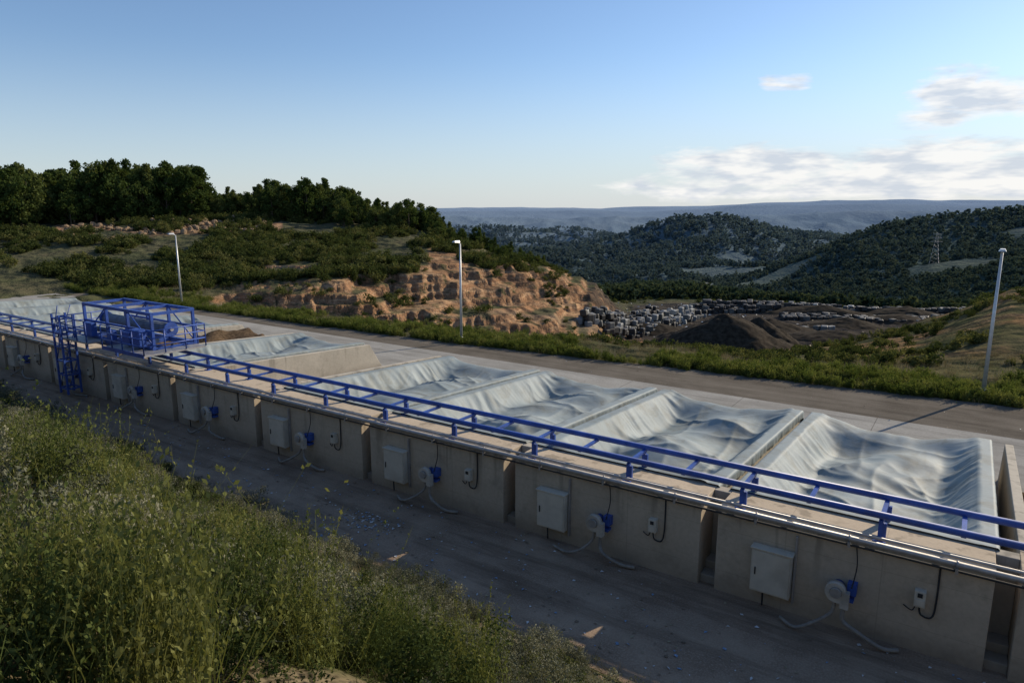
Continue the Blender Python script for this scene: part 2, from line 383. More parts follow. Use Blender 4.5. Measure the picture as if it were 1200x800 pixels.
def mk_terrain():
    m, t, o = newmat('terrain_soil_grass'); v = t.pos(); xyz = t.sep(v)
    at = t.n.new('ShaderNodeAttribute'); at.attribute_name = 'masks'
    sc = t.n.new('ShaderNodeSeparateColor'); t.l.new(at.outputs['Color'], sc.inputs[0])
    nL = t.noise(.13, 4, .65, v); nM = t.noise(1.1, 4, .7, v); nS = t.noise(4.5, 3, .7, v)
    g = t.mix(t.ramp(nL, [(.38, 0.), (.65, 1.)]), (.07, .075, .028), (.115, .098, .05))
    g = t.mix(t.ramp(nM, [(.42, 0.), (.66, .8)]), g, (.05, .056, .024))
    g = t.mix(t.ramp(nS, [(.54, 0.), (.72, .6)]), g, (.15, .11, .07))
    wv = t.n.new('ShaderNodeCombineXYZ')
    t.put(wv.inputs[0], t.math('MULTIPLY', xyz[0], .06)); t.put(wv.inputs[1], t.math('MULTIPLY', xyz[1], .06)); t.put(wv.inputs[2], t.math('ADD', t.math('MULTIPLY', xyz[2], 1.4), t.math('MULTIPLY', nL, 3.)))
    st = t.noise(2.4, 4, .7, wv.outputs[0])
    e = t.ramp(st, [(.34, (.16, .082, .04)), (.44, (.39, .215, .108)), (.5, (.24, .13, .066)), (.58, (.48, .305, .17)), (.68, (.31, .175, .095))])
    e = t.mix(t.ramp(nM, [(.45, 0.), (.66, .7)]), e, (.14, .083, .046))
    e = t.mix(t.ramp(t.noise(.35, 4, .7, v), [(.55, 0.), (.63, .8)]), e, (.05, .06, .024))
    dk = t.mix(nM, (.02, .017, .013), (.09, .072, .052))
    dk = t.mix(t.ramp(nS, [(.62, 0.), (.7, .5)]), dk, (.14, .12, .10))
    fo = t.mix(t.ramp(t.noise(.03, 5, .75, v), [(.38, 0.), (.62, 1.)]), (.018, .032, .012), (.055, .075, .028))
    far = t.mrange(t.math('ABSOLUTE', xyz[2]), 20, 40, 0, 1)
    base = t.mix(sc.outputs[2], t.mix(far, g, (.10, .105, .045)), fo)
    base = t.mix(sc.outputs[0], base, e)
    base = t.mix(sc.outputs[1], base, dk)
    base = t.mix(at.outputs['Alpha'], base, t.mix(nM, (.18, .13, .08), (.31, .235, .155)))
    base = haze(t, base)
    nb = t.bump(t.noise(.04, 4, .75, v), .8, 8.)
    nb = t.bump(t.noise(.9, 4, .75, v), .9, .5, nb)
    rough_diffuse(t, o, base, nb); return m
me.materials.append(mk_terrain()); me.update()
scene.collection.objects.link(bpy.data.objects.new('terrain', me))

# ------------------------------------------------------------------ paved sheets
def sheet(name, poly, z, mat):
    me = bpy.data.meshes.new(name); me.from_pydata([(x, y, z) for x, y in poly], [], [tuple(range(len(poly)))])
    me.materials.append(mat); o = bpy.data.objects.new(name, me); scene.collection.objects.link(o); return o
xs = np.arange(40, -101, -2.)
lo = [(x, float(edgeY(np.array(x)))-.7) for x in xs]
sheet('service_lane', [(x, 19.) for x in xs[::-1]]+lo, .004, M_lane)
sheet('concrete_apron', [(40, 18.9), (40, 36.2), (-90, 36.2), (-90, 18.9)], .012, M_slab)
rx = [30, 10, 1, -15, -31, -48, -65, -92]; ry = [43.6, 42.9, 42.2, 40.7, 39.2, 38.5, 38.3, 38.]
rxx = np.arange(30, -92, -.8); ryy = np.interp(rxx, rx[::-1], ry[::-1])+.5*(fbm(rxx*.7, rxx*0+1.1, 3)-.5)
sheet('asphalt_road', [(40, 36.1)]+[(40, 43.8)]+[(float(x), float(y)) for x, y in zip(rxx, ryy)]+[(-92, 36.1)], .008, M_road)

# ------------------------------------------------------------------ composting bays
TOPF, TOPB = 2.35, 1.75
P = 6.4
def bx(k): return -4.9-P*k, 1.05-P*k
def ztop(y): return TOPF+(TOPB-TOPF)*(y-18.3)/(29.-18.3)
for k in range(-2, 11):
    xL, xR = bx(k)
    b = MB()
    b.box(xL, xR, 16.8, 18.3, -.1, TOPF, M_conc)
    poly = [(18.3, -.1), (30.2, -.1), (29.0, TOPB), (18.3, TOPF)]
    b.prismx(poly, xL, xL+.25, M_conc_side); b.prismx(poly, xR-.25, xR, M_conc_side)
    b.box(xR+.003, xR+.447, 17.85, 18.2, -.1, TOPF-.01, M_conc_side)
    b.box(xR+.003, xR+.447, 17.0, 17.85, -.1, .22, M_conc_side)
    b.box(xR+.003, xR+.447, 17.4, 17.85, .22, .45, M_conc_side)
    b.obj('concrete_composting_bay', .018)
def heap(name, cx, cy, rx_, ry_, h, mat, zb=0., n=46, seed=0, lob=.35, box=False):
    v = []; f = []
    for i in range(n):
        for j in range(n):
            u = i/(n-1)*2-1; w = j/(n-1)*2-1
            x = cx+u*rx_; y = cy+w*ry_
            r = (max(abs(u), abs(w)) if box else math.hypot(u, w))
            rr = r+lob*(float(fbm(x/(rx_*.6)+seed, y/(ry_*.6), 3))-.5)
            z = h*max(0, 1-rr)**.85
            if box: z = h*min(1, (1-r)*5)*(.6+.8*float(fbm(x/1.7+seed, y/1.7, 3)))
            z += .12*h*(float(fbm(x*1.3, y*1.3, 3))-.5)*(1 if z > 0 else 0)
            v.append((x, y, zb+z-.06))
    for i in range(n-1):
        for j in range(n-1): f.append((i*n+j, (i+1)*n+j, (i+1)*n+j+1, i*n+j+1))
    me = bpy.data.meshes.new(name); me.from_pydata(v, [], f); me.materials.append(mat)
    me.polygons.foreach_set('use_smooth', [True]*len(f))
    o = bpy.data.objects.new(name, me); scene.collection.objects.link(o); return o
for k, h in ((6, 1.6), (-1, .7), (4, .25)):
    xL, xR = bx(k)
    heap('compost_heap', (xL+xR)/2, 23.6, 2.7, 5.2, h, M_compost, 0.02, 46, k, box=True)

def cover(k, seed):
    xL, xR = bx(k); r = np.random.default_rng(seed)
    nx, ny = 130, 200
    hang = .30
    us = np.linspace(0, 1, nx); W = xR-xL+.10
    Ltot = hang*2+W; a = us*Ltot
    ys_ = np.linspace(0, 1, ny); y0, y1 = 18.05, 29.15
    Lh = 1.1; by = ys_*(y1-y0+Lh)
    AA, BB = np.meshgrid(a, by, indexing='ij')
    x = np.clip(AA-hang, 0, W)+xL-.05
    hl = np.clip(hang-AA, 0, None); hr = np.clip(AA-hang-W, 0, None)
    y = np.clip(BB+y0, None, y1)
    hb = np.clip(BB+y0-y1, 0, None)
    zt = ztop(y)+.045
    tx = np.clip(np.minimum(x-(xL+.27), (xR-.27)-x), 0, None)
    ty = np.clip(y-18.35, 0, None); tb = np.clip(29.1-y, 0, None)
    env = np.clip(sstep(-.1, 1.1, tx)*sstep(0, 1.3, ty)*sstep(0, 2.2, tb), 0, 1)*sstep(0, .15, tx)
    D = 1.1+.3*(fbm(x/3+seed*3, y/3, 2)-.5)
    mound = np.zeros_like(x)
    for q in range(3):
        cx = xL+2.97+r.uniform(-.8, .8); cy = 20.5+7.6*(q+.5)/3+r.uniform(-.6, .6); s = r.uniform(1.3, 1.75)
        mound += r.uniform(.5, .95)*np.exp(-(((x-cx)/s)**2+((y-cy)/(s*.95))**2))
    mound = .95*np.tanh(mound/.95)
    z = zt-env*D+env*mound
    yy = y+.5*fbm(x/1.1, y/1.1+seed, 2)
    pl = fbm(yy/.33+seed*5, tx/1.8+seed, 2)-.5
    fold = .2*pl*np.exp(-((tx-.45)/.38)**2)*sstep(0, .06, tx)*(.3+1.1*fbm(y/1.6+seed, x*0, 2))
    q1 = fbm((y+.35*(x-xL))/1.2+seed, x/6+seed, 2); q2 = fbm((y-.6*(x-xL))/1.4+seed*2, x/6+3, 2); q3 = fbm((x*.9+y*.1)/1.2+seed, y/7., 2)
    cr = (1-np.abs(2*q1-1))**6*.10+(1-np.abs(2*q2-1))**6*.09+(1-np.abs(2*q3-1))**6*.06
    soft = fbm(x/2+seed, y/2, 2)-.5; crum = fbm(x/.5+seed, y/.5, 3)-.5
    z = z+fold+env*(cr-.06+.16*soft+.035*crum)
    wx = np.clip((x-xL)/(xR-xL), 0, 1)
    backs = 1-sstep(0, 2.6, tb)
    z = z-backs*.36*np.sin(wx*math.pi)*(.7+.6*fbm(x, y*0+seed, 2))*sstep(.0, .4, tx)
    z = z-hl-hr-hb
    flut = .09*(fbm(y/.22+seed, y*0, 2)-.5)
    x = x-np.where(hl > 0, .03+flut*hl/hang, 0)+np.where(hr > 0, .03+flut*hr/hang, 0)
    y = y+np.where(hb > 0, .03+hb*.35+.25*(fbm(x/.35, x*0+seed, 2)-.5)*hb, 0)
    v = np.stack([x, y, z], -1).reshape(-1, 3)
    i, j = np.meshgrid(np.arange(nx-1), np.arange(ny-1), indexing='ij')
    f = np.stack([i*ny+j, (i+1)*ny+j, (i+1)*ny+j+1, i*ny+j+1], -1).reshape(-1, 4)
    me = bpy.data.meshes.new('tarpaulin_cover'); me.from_pydata(v.tolist(), [], f.tolist())
    me.polygons.foreach_set('use_smooth', [True]*len(f)); me.materials.append(M_cover)
    o = bpy.data.objects.new('tarpaulin_cover', me); scene.collection.objects.link(o)
for k in (0, 1, 2, 3, 5, 7, 8, 9, 10): cover(k, k+11)

# rail gantry track
b = MB()
RX0, RX1 = 12., -72.
for yy in (17.1, 18.3):
    b.cyl((RX1, yy, 2.97), (RX0, yy, 2.97), .085, n=12, mat=M_blue)
x = RX0-.4
while x > RX1:
    b.box(x-.05, x+.05, 17.1, 18.3, 2.86, 2.93, M_blue)
    x -= 1.6
x = RX0-.4
while x > RX1:
    for yy in (17.1, 18.2):
        b.box(x-.05, x+.05, yy-.05, yy+.05, TOPF, 2.86, M_blue)
        b.box(x-.13, x+.13, yy-.13, yy+.13, TOPF+.001, TOPF+.02, M_blue)
        b.prismx([(yy-.04, 2.42), (yy+.04, 2.42), (yy+.04, 2.8), (yy-.04, 2.8)], x+.051, x+.12, M_blue)
    x -= 3.2
b.obj('blue_gantry_rail_track')
b = MB()
b.cyl((RX1, 16.70, 2.40), (RX0, 16.70, 2.40), .065, n=12, mat=M_galv)
b.cyl((RX1, 16.90, 2.475), (RX0, 16.90, 2.475), .04, n=10, mat=M_galv)
b.cyl((RX1, 16.66, 2.26), (RX0, 16.66, 2.26), .03, n=8, mat=M_dark)
x = RX0-1
while x > RX1:
    b.box(x-.03, x+.03, 16.62, 16.798, 2.2, 2.33, M_galv); b.cyl((x-.02, 16.70, 2.40), (x+.02, 16.70, 2.40), .085, n=12, mat=M_galv)
    x -= 2.13
b.obj('compressed_air_pipe')

for k in range(-1, 10):
    xL, xR = bx(k); r = np.random.default_rng(k+50); j = float(r.uniform(-.06, .06))
    b = MB(); x0 = xL+.95+j; x1 = x0+.95
    b.box(x0, x1, 16.50, 16.74, .48, 1.62, M_cab)
    b.box(x0+.03, x1-.03, 16.478, 16.497, .52, 1.58, M_cab)
    b.box(x0-.03, x1+.03, 16.46, 16.76, 1.623, 1.66, M_cab)
    b.box(x0+.1, x0+.13, 16.45, 16.476, .95, 1.15, M_dark)
    for zz in (.55, 1.5): b.box(x0-.06, x1+.06, 16.742, 16.797, zz, zz+.05, M_galv)
    b.box(x1+.02, x1+.07, 16.70, 16.797, .3, 2.1, M_galv)
    b.cyl((x0+.3, 16.64, .48), (x0+.3, 16.66, .05), .025, n=8, mat=M_dark)
    b.obj('electrical_cabinet', .008)
    b = MB(); fx = xL+2.95+j; fz = 1.14; fy = 16.44
    n = 28
    vs = []
    for s_, yy in ((0, fy-.09), (1, fy+.09)):
        for q in range(n):
            t = 2*math.pi*q/n; rr = .2+.09*q/n
            vs.append((fx+rr*math.cos(t), yy, fz+rr*math.sin(t)))
    fs = [(q, (q+1) % n, n+(q+1) % n, n+q) for q in range(n)]+[tuple(range(n-1, -1, -1)), tuple(range(n, 2*n))]
    b.add(vs, fs, M_white, [True]*n+[False]*2)
    b.cyl((fx, fy-.13, fz), (fx, fy-.088, fz), .11, .14, 20, M_hose)
    b.cyl((fx, fy-.16, fz), (fx, fy-.13, fz), .12, .12, 20, M_galv)
    b.box(fx+.1, fx+.28, fy-.088, fy+.088, fz-.38, fz+.02, M_white)
    b.cyl((fx, fy+.1, fz), (fx, fy+.34, fz), .13, .13, 16, M_blue)
    b.box(fx-.17, fx+.36, fy+.12, 16.796, fz-.28, fz-.2, M_blue)
    b.box(fx+.2, fx+.40, fy+.13, 16.796, fz-.1, fz+.18, M_blue)
    w1, w2 = float(r.uniform(-.15, .2)), float(r.uniform(-.2, .2))
    b.tube(bez([(fx+.19, fy, fz-.36), (fx+.2, fy-.02, fz-.7), (fx+.45+w1, fy-.15, .3), (fx+.9+w1, fy-.1-w2*.5, .1), (fx+1.35+w2, fy+.05, .08)]), .05, 10, M_hose)
    b.tube(bez([(fx-.02, fy+.05, fz-.2), (fx-.08, fy, fz-.6), (fx-.4-w1*.5, fy-.25, .25), (fx-.8, fy-.3-w1*.5, .1), (fx-1.2+w2, fy-.12, .09)]), .042, 10, M_hose)
    b.tube(bez([(fx+.3, fy+.1, fz+.1), (fx+.35, fy+.25, fz+.6), (fx+.3, 16.74, 2.2)]), .015, 6, M_dark)
    b.obj('centrifugal_blower')
    b = MB(); sx = xL+4.5+j
    b.box(sx, sx+.22, 16.62, 16.796, 1.2, 1.58, M_cab); b.box(sx+.02, sx+.2, 16.6, 16.618, 1.24, 1.4, M_cab)
    b.box(sx+.06, sx+.16, 16.597, 16.617, 1.44, 1.54, M_dark)
    b.tube(bez([(sx+.11, 16.72, 1.2), (sx+.16, 16.7, 1.0), (sx+.36, 16.72, .98), (sx+.42, 16.76, 1.3), (sx+.42, 16.77, 2.2)]), .022, 8, M_dark)
    b.tube(bez([(sx+.04, 16.72, 1.2), (sx-.02, 16.7, 1.05), (sx-.2, 16.76, 1.1)]), .015, 6, M_dark)
    b.obj('junction_box', .006)

# ------------------------------------------------------------------ gantry machine
g = bpy.data.objects.new('cover_winding_gantry', None); scene.collection.objects.link(g)
gx0, gx1 = -39.2, -32.4; ya, yb_ = 17.0, 19.1; zb = 3.22; zt_ = 5.05
b = MB()
for yy in (ya, yb_):
    b.box(gx0, gx1, yy-.09, yy+.09, zb-.12, zb+.14, M_blue)
    b.box(gx0, gx1, yy-.07, yy+.07, zt_-.15, zt_, M_blue)
    for xx in (gx0+.06, gx0+2.4, gx1-2.3, gx1-.06):
        b.box(xx-.065, xx+.065, yy-.062, yy+.062, zb+.14, zt_-.15, M_blue)
    b.box(gx0+.12, gx1-.12, yy-.045, yy+.045, zb+.85, zb+.96, M_blue)
    for xa, xb in ((gx0+.1, gx0+2.3), (gx1-.1, gx1-2.2)):
        b.cyl((xa, yy, zb+.2), (xb, yy, zt_-.15), .035, n=8, mat=M_blue)
for xx in (gx0+.06, gx0+2.4, gx1-2.3, gx1-.06):
    b.box(xx-.065, xx+.065, ya+.07, yb_-.07, zt_-.147, zt_-.01, M_blue)
    b.box(xx-.065, xx+.065, ya+.1, yb_-.1, zb-.09, zb+.1, M_blue)
b.obj('frame', 0, parent=g)
b = MB()
b.cyl((gx0+.3, 18.0, 4.1), (gx1-.3, 18.0, 4.1), .27, n=28, mat=M_roll)
b.cyl((gx0+.1, 18.0, 4.1), (gx1-.1, 18.0, 4.1), .09, n=12, mat=M_galv)
b.cyl((gx0+.4, 17.35, 3.62), (gx1-.4, 17.35, 3.62), .14, n=16, mat=M_roll)
for xx in (gx0+.2, gx1-.2): b.cyl((xx-.03, 18, 4.1), (xx+.03, 18, 4.1), .36, n=24, mat=M_blue)
b.obj('winding_roller', parent=g)
b = MB()
b.box(gx1-1.3, gx1-.5, 16.55, 16.9, 3.35, 4.2, M_blue); b.box(gx1-2.3, gx1-1.5, 16.6, 16.88, 3.4, 4.0, M_blue)
b.box(gx0+.6, gx0+1.5, 16.6, 16.88, 3.4, 4.1, M_blue)
b.box(gx0+3, gx0+3.5, 16.65, 16.9, 3.4, 3.9, M_blue)
b.obj('drive_cabinets', .02, parent=g)
b = MB()
px0, px1 = gx1-3., gx1+.9; py0, py1 = 16.0, 16.9
b.box(px0, px1, py0, py1, 3.16, 3.24, M_galv)
b.box(px0, px1, py0-.04, py0, 3.12, 3.3, M_blue)
b.box(gx1+.1, px1, py1, yb_, 3.16, 3.24, M_galv)
def rail(p, q, n):
    p = Vector(p); q = Vector(q)
    for h in (1.1, .75, .4): b.cyl(p+Vector((0, 0, h)), q+Vector((0, 0, h)), .03, n=8, mat=M_blue)
    for i in range(n+1):
        a = p.lerp(q, i/n); b.cyl(a, a+Vector((0, 0, 1.1)), .033, n=8, mat=M_blue)
rail((px0, py0, 3.24), (px1, py0, 3.24), 4); rail((px1, py0, 3.24), (px1, yb_, 3.24), 3); rail((gx1+.2, yb_, 3.24), (px1, yb_, 3.24), 1)
rail((gx0-.9, 16.0, 3.24), (gx0+2.2, 16.0, 3.24), 3)
b.box(gx0-.9, gx0+2.2, 16.0, 16.9, 3.16, 3.24, M_galv)
rail((gx0-.9, 16.0, 3.24), (gx0-.9, 18.6, 3.24), 3)
b.box(gx0-.9, gx0-.1, 16.9, 18.6, 3.16, 3.24, M_galv)
b.obj('walkway', parent=g)
b = MB()
lx = -39.6
for xx in (lx-.42, lx+.42):
    for yy in (15.75, 16.4):
        b.box(xx-.045, xx+.045, yy-.045, yy+.045, .25, 4.5, M_blue)
for z in np.arange(.5, 4.5, .75):
    for yy in (15.75, 16.4): b.box(lx-.38, lx+.38, yy-.03, yy+.03, z, z+.07, M_blue)
    for xx in (lx-.42, lx+.42): b.box(xx-.03, xx+.03, 15.79, 16.36, z, z+.07, M_blue)
for z in np.arange(.4, 4.4, .3): b.cyl((lx-.38, 16.1, z), (lx+.38, 16.1, z), .018, n=6, mat=M_blue)
for z in np.arange(.5, 3.6, 1.5):
    b.cyl((lx-.4, 15.75, z), (lx+.4, 15.75, z+1.5), .025, n=6, mat=M_blue); b.cyl((lx+.42, 15.8, z), (lx+.42, 16.36, z+1.5), .02, n=6, mat=M_blue)
b.obj('access_ladder_tower', parent=g)
b = MB()
for xx in (gx0+.7, gx1-.7):
    for yy in (17.1, 18.3):
        b.cyl((xx, yy-.06, 3.14), (xx, yy+.06, 3.14), .13, n=18, mat=M_dark)
b.obj('rail_wheels', parent=g)

# ------------------------------------------------------------------ street lamps
for (x, y, H) in ((1.0, 43.6, 7.8), (-31.6, 39.7, 7.5), (-68.6, 39.3, 7.3)):
    z0 = float(terrain(x, y)); b = MB()
    b.cyl((x, y, z0-.2), (x, y, H-.1), .11, .06, 14, M_lamp)
    b.box(x-.2, x+.2, y-.2, y+.2, z0-.05, z0+.06, M_conc_side)
    b.cyl((x, y, z0+.05), (x, y, z0+.5), .14, .13, 14, M_lamp)
    b.cyl((x, y, H-.15), (x, y-.25, H+.01), .04, .04, 10, M_lamp)
    vs = [(x-.14, y-.75, H), (x+.14, y-.75, H), (x+.18, y-.2, H-.02), (x-.18, y-.2, H-.02), (x-.09, y-.7, H+.11), (x+.09, y-.7, H+.11), (x+.11, y-.2, H+.13), (x-.11, y-.2, H+.13)]
    b.add(vs, [(0, 3, 2, 1), (4, 5, 6, 7), (0, 1, 5, 4), (1, 2, 6, 5), (2, 3, 7, 6), (3, 0, 4, 7)], M_lamp)
    b.obj('street_lamp')

# ------------------------------------------------------------------ landfill
def T(R, F):
    x, y = rf(R, F); return x, y, float(terrain(x, y))
b = MB(); r = np.random.default_rng(5)
def balerow(p, q, layers, rows, wts, prob=1., s=.75):
    p = np.array(p, float); q = np.array(q, float); L = np.hypot(*(q-p)); u = (q-p)/L; nrm = np.array([-u[1], u[0]])
    for rw in range(rows):
        for i in range(int(L/(1.35*s))):
            hl = layers if r.random() < .65 else layers-1
            for l in range(max(1, hl)):
                if r.random() > prob: continue
                c = p+u*(i*1.35*s+r.uniform(-.25, .25)+(.3 if l % 2 else 0))+nrm*(rw*1.3*s+r.uniform(-.35, .35))
                x, y, z = T(*c)
                M = Matrix.Translation((x, y, z+l*1.0*s)) @ Matrix.Rotation(HEAD+math.atan2(u[1], u[0])+r.uniform(-.5, .5), 4, 'Z') @ Matrix.Rotation(r.uniform(-.2, .2), 4, 'X') @ Matrix.Scale(s*r.uniform(.75, 1.1), 4)
                mt = [M_baleW, M_baleG, M_baleK][r.choice(3, p=wts)]
                b.box(-.68, .68, -.64, .64, -.2, 1.02, mt, M)
balerow((11, 98), (35, 130), 3, 2, (.35, .35, .30), .9)
balerow((13.5, 98), (37, 129), 2, 1, (.2, .3, .5), .8)
balerow((15, 106), (29, 134), 2, 2, (.05, .25, .7), .8)
balerow((36, 133), (60, 136), 2, 3, (.02, .12, .86), .85)
balerow((40, 142), (88, 128), 2, 5, (.02, .10, .88), .85)
balerow((50, 124), (84, 116), 1, 6, (.02, .12, .86), .6)
balerow((49, 112), (56, 113), 1, 1, (.6, .3, .1), .7)
balerow((63, 109), (74, 108), 1, 2, (.15, .25, .6), .6)
b.obj('waste_bale_stack', .14)
for (R, F, a, bb, h, s) in ((29, 91, 10, 8, 5.2, 1), (36, 98, 7, 6, 4.6, 2), (43, 112, 9, 6, 2.5, 3), (60, 130, 14, 5, 2.4, 5), (24, 112, 6, 5, 2., 7), (50, 102, 9, 5, 1.8, 9), (70, 122, 9, 5, 1.8, 11), (76, 130, 10, 5, 2.2, 13), (58, 116, 8, 5, 1.8, 15)):
    x, y, z = T(R, F); heap('dark_compost_heap', x, y, a, bb, h, M_waste, z-.3, 60, s)
def litter(name, pts, smin, smax, mats, seed):
    r = np.random.default_rng(seed); b = MB()
    for (x, y, z) in pts:
        a = r.uniform(0, 6.28); s = r.uniform(smin, smax); t = s*r.uniform(.3, 1)
        ca, sa = math.cos(a), math.sin(a); h = r.uniform(.0, .5)*s
        vs = [(x+ca*s, y+sa*s, z+.01), (x-sa*t, y+ca*t, z+.015+h), (x-ca*s, y-sa*s, z+.012), (x+sa*t*.7, y-ca*t*.7, z+.01+h*.6)]
        b.add(vs, [(0, 1, 2, 3)], mats[int(r.integers(len(mats)))])
    return b.obj(name)
M_lit = [simple('litter_white', (.6, .6, .58), .6), simple('litter_blue', (.2, .3, .42), .6), simple('litter_brown', (.2, .15, .1), .8), simple('litter_straw', (.32, .27, .17), .8)]
pts = [(float(x), float(y), .006) for x, y in zip(r.normal(-15.5, .7, 160), r.normal(14.4, .35, 160))]
pts += [(float(x), float(y), .006) for x, y in zip(r.uniform(-45, 6, 1300), 12.7+4*r.random(1300)**1.6) if y > edgeY(np.array(x))]
pts += [(float(x), float(y), .02) for x, y in zip(r.uniform(-60, 6, 120), r.uniform(30.5, 42, 120))]
litter('litter', pts, .015, .07, M_lit, 3)
pts = []
for _ in range(600):
    px_ = r.uniform(700, 1130); F = r.uniform(95, 150); R = F*(px_-600)/800
    x, y, z = T(R, F); pts.append((x, y, z+.1))
litter('landfill_litter', pts, .12, .45, M_lit, 4)

def lattice(name, R, F, H):
    x, y, z = T(R, F); z -= 1; b = MB()
    def w(t): return 2.6*(1-t)**1.2+.45
    lv = np.linspace(0, 1, 9)
    for a, c in zip(lv[:-1], lv[1:]):
        for i in range(4):
            sx, sy = [(-1, -1), (1, -1), (1, 1), (-1, 1)][i]; tx, ty = [(-1, -1), (1, -1), (1, 1), (-1, 1)][(i+1) % 4]
            p = (x+sx*w(a), y+sy*w(a), z+a*H); q = (x+sx*w(c), y+sy*w(c), z+c*H); q2 = (x+tx*w(c), y+ty*w(c), z+c*H)
            b.cyl(p, q, .14, n=4, mat=M_galv); b.cyl(p, q2, .08, n=4, mat=M_galv)
    for hh, l in ((.72, 4.5), (.84, 3.8), (.95, 3)):
        b.cyl((x-l*C, y-l*S, z+hh*H), (x+l*C, y+l*S, z+hh*H), .14, n=4, mat=M_galv)
        b.cyl((x-l*C, y-l*S, z+hh*H), (x, y, z+hh*H+1.2), .08, n=4, mat=M_galv); b.cyl((x+l*C, y+l*S, z+hh*H), (x, y, z+hh*H+1.2), .08, n=4, mat=M_galv)
    b.obj(name)
lattice('electricity_pylon', 308, 500, 23)
x, y, z = T(97, 135); g = bpy.data.objects.new('white_truck', None); g.location = (x, y, z+.05); g.rotation_euler[2] = HEAD+.2; scene.collection.objects.link(g)
b = MB(); b.box(-3.4, 1.8, -1.2, 1.2, 1.0, 3.3, M_white); b.obj('cargo_box', .05, parent=g)
b = MB(); b.prismx([(-1.1, .6), (1.1, .6), (1.1, 2.6), (-1.1, 2.6)], 2.0, 3.5, M_white); b.box(3.0, 3.52, -.95, .95, 1.6, 2.3, M_dark); b.obj('cab', .1, parent=g)
b = MB(); b.box(-3.3, 3.4, -.9, .9, .6, .95, M_dark)
for xx in (-2.4, -1.2, 2.7):
    for yy in (-1.05, 1.05): b.cyl((xx, yy-.15, .5), (xx, yy+.15, .5), .5, n=16, mat=M_dark)
b.obj('chassis_and_wheels', parent=g)

# ------------------------------------------------------------------ foliage templates
def leafcloud(centers, radii, n, size, r, asp=.5, up=0.):
    tot = []
    for c, rd in zip(centers, radii):
        d = r.normal(size=(n, 3)); d /= np.linalg.norm(d, axis=1)[:, None]
        p = np.array(c)+d*(rd*r.random(n)[:, None]**.4)*np.array([1, 1, .8])
        tot.append(p)
    p = np.vstack(tot); m = len(p)
    u = r.normal(size=(m, 3)); u[:, 2] += up; u /= np.linalg.norm(u, axis=1)[:, None]
    w = np.cross(u, r.normal(size=(m, 3))); w /= np.linalg.norm(w, axis=1)[:, None]
    s = size*r.uniform(.6, 1.3, (m, 1))
    return np.stack([p+u*s, p+w*s*asp, p-u*s, p-w*s*asp], 1).reshape(-1, 3)
def template(coll, name, vleaf, leafmat, mb=None):
    v = vleaf.tolist(); f = [[i*4, i*4+1, i*4+2, i*4+3] for i in range(len(v)//4)]; mi = [0]*len(f)
    mats = [leafmat]
    if mb is not None:
        b0 = len(v); v += [list(q) for q in mb.v]; f += [[b0+j for j in q] for q in mb.f]; mi += [1]*len(mb.f); mats.append(M_bark)
    me = bpy.data.meshes.new(name); me.from_pydata(v, [], f)
    for m in mats: me.materials.append(m)
    me.polygons.foreach_set('material_index', mi)
    o = bpy.data.objects.new(name, me); coll.objects.link(o); return o
def coll(name): return bpy.data.collections.new(name)

M_tree = foliage('tree_leaves', [(.04, .06, .018), (.065, .095, .028), (.11, .13, .042)], .32, .5)
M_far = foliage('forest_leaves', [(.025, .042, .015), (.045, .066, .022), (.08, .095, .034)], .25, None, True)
M_shr = foliage('shrub_leaves', [(.045, .058, .02), (.075, .094, .03), (.135, .135, .05)], .32, None)
M_broom = foliage('broom_stems', [(.055, .075, .026), (.105, .13, .04), (.19, .19, .065)], .32, .8)
M_grey = foliage('grey_shrub_leaves', [(.085, .092, .06), (.15, .155, .105), (.27, .26, .18)], .2, .8)
M_dark_shrub = foliage('dark_shrub_leaves', [(.028, .042, .014), (.05, .068, .022), (.09, .10, .035)], .25, .8)
M_dry = foliage('dry_grass', [(.14, .12, .065), (.25, .205, .13), (.38, .32, .22)], .2, None)
M_gg = foliage('green_grass', [(.055, .068, .026), (.10, .115, .042), (.16, .15, .075)], .25, None)
M_weed = foliage('weed_leaves', [(.06, .085, .022), (.11, .14, .034), (.19, .20, .065)], .35, .8)

def tree(cl, seed, H, W, leafn, lsize, ncl, mat, trunk=True, conic=False):
    r = np.random.default_rng(seed); cs = []; rs = []
    mb = MB() if trunk else None
    if trunk:
        mb.cyl((0, 0, -.5), (.1, 0, H*.45), .16*H/8, .1*H/8, 7, M_bark); mb.cyl((.1, 0, H*.45), (0, .1, H*.85), .1*H/8, .03, 6, M_bark)
    for i in range(ncl):
        t = r.random(); z = H*(.15+.8*t)
        wr = W*(1-(abs(t-.4)/.64)**2.2) if not conic else W*(1.05-t)
        a = r.uniform(0, 6.28); q = wr*r.uniform(.35, .95)
        c = (q*math.cos(a), q*math.sin(a), z+r.uniform(-.3, .3)); cs.append(c); rs.append(W*r.uniform(.22, .38))
        if trunk and i < 10: mb.cyl((.05, 0, max(H*.2, z-q*.8)), c, .05, .02, 5, M_bark)
    template(cl, 'tree_template', leafcloud(cs, rs, leafn, lsize, r, .6), mat, mb)
cT = coll('tree_templates')
for s in range(3): tree(cT, s, 8.0+s*.8, 3.5, 62, .28, 30, M_tree)
for s in range(2): tree(cT, s+10, 9.5+s, 2.9, 60, .26, 30, M_tree, conic=True)
cF = coll('forest_templates')
for s in range(4): tree(cF, s+20, 7, 3.6, 13, .95, 8, M_far, False)
cS = coll('hill_shrub_templates')
for s in range(4):
    r = np.random.default_rng(s+40); n = 7
    cs = [(r.uniform(-.7, .7), r.uniform(-.7, .7), r.uniform(.25, .9)) for _ in range(n)]
    template(cS, 'shrub_template', leafcloud(cs, [r.uniform(.35, .55) for _ in range(n)], 46, .12, r, .6), M_shr)
cB = coll('broom_templates')
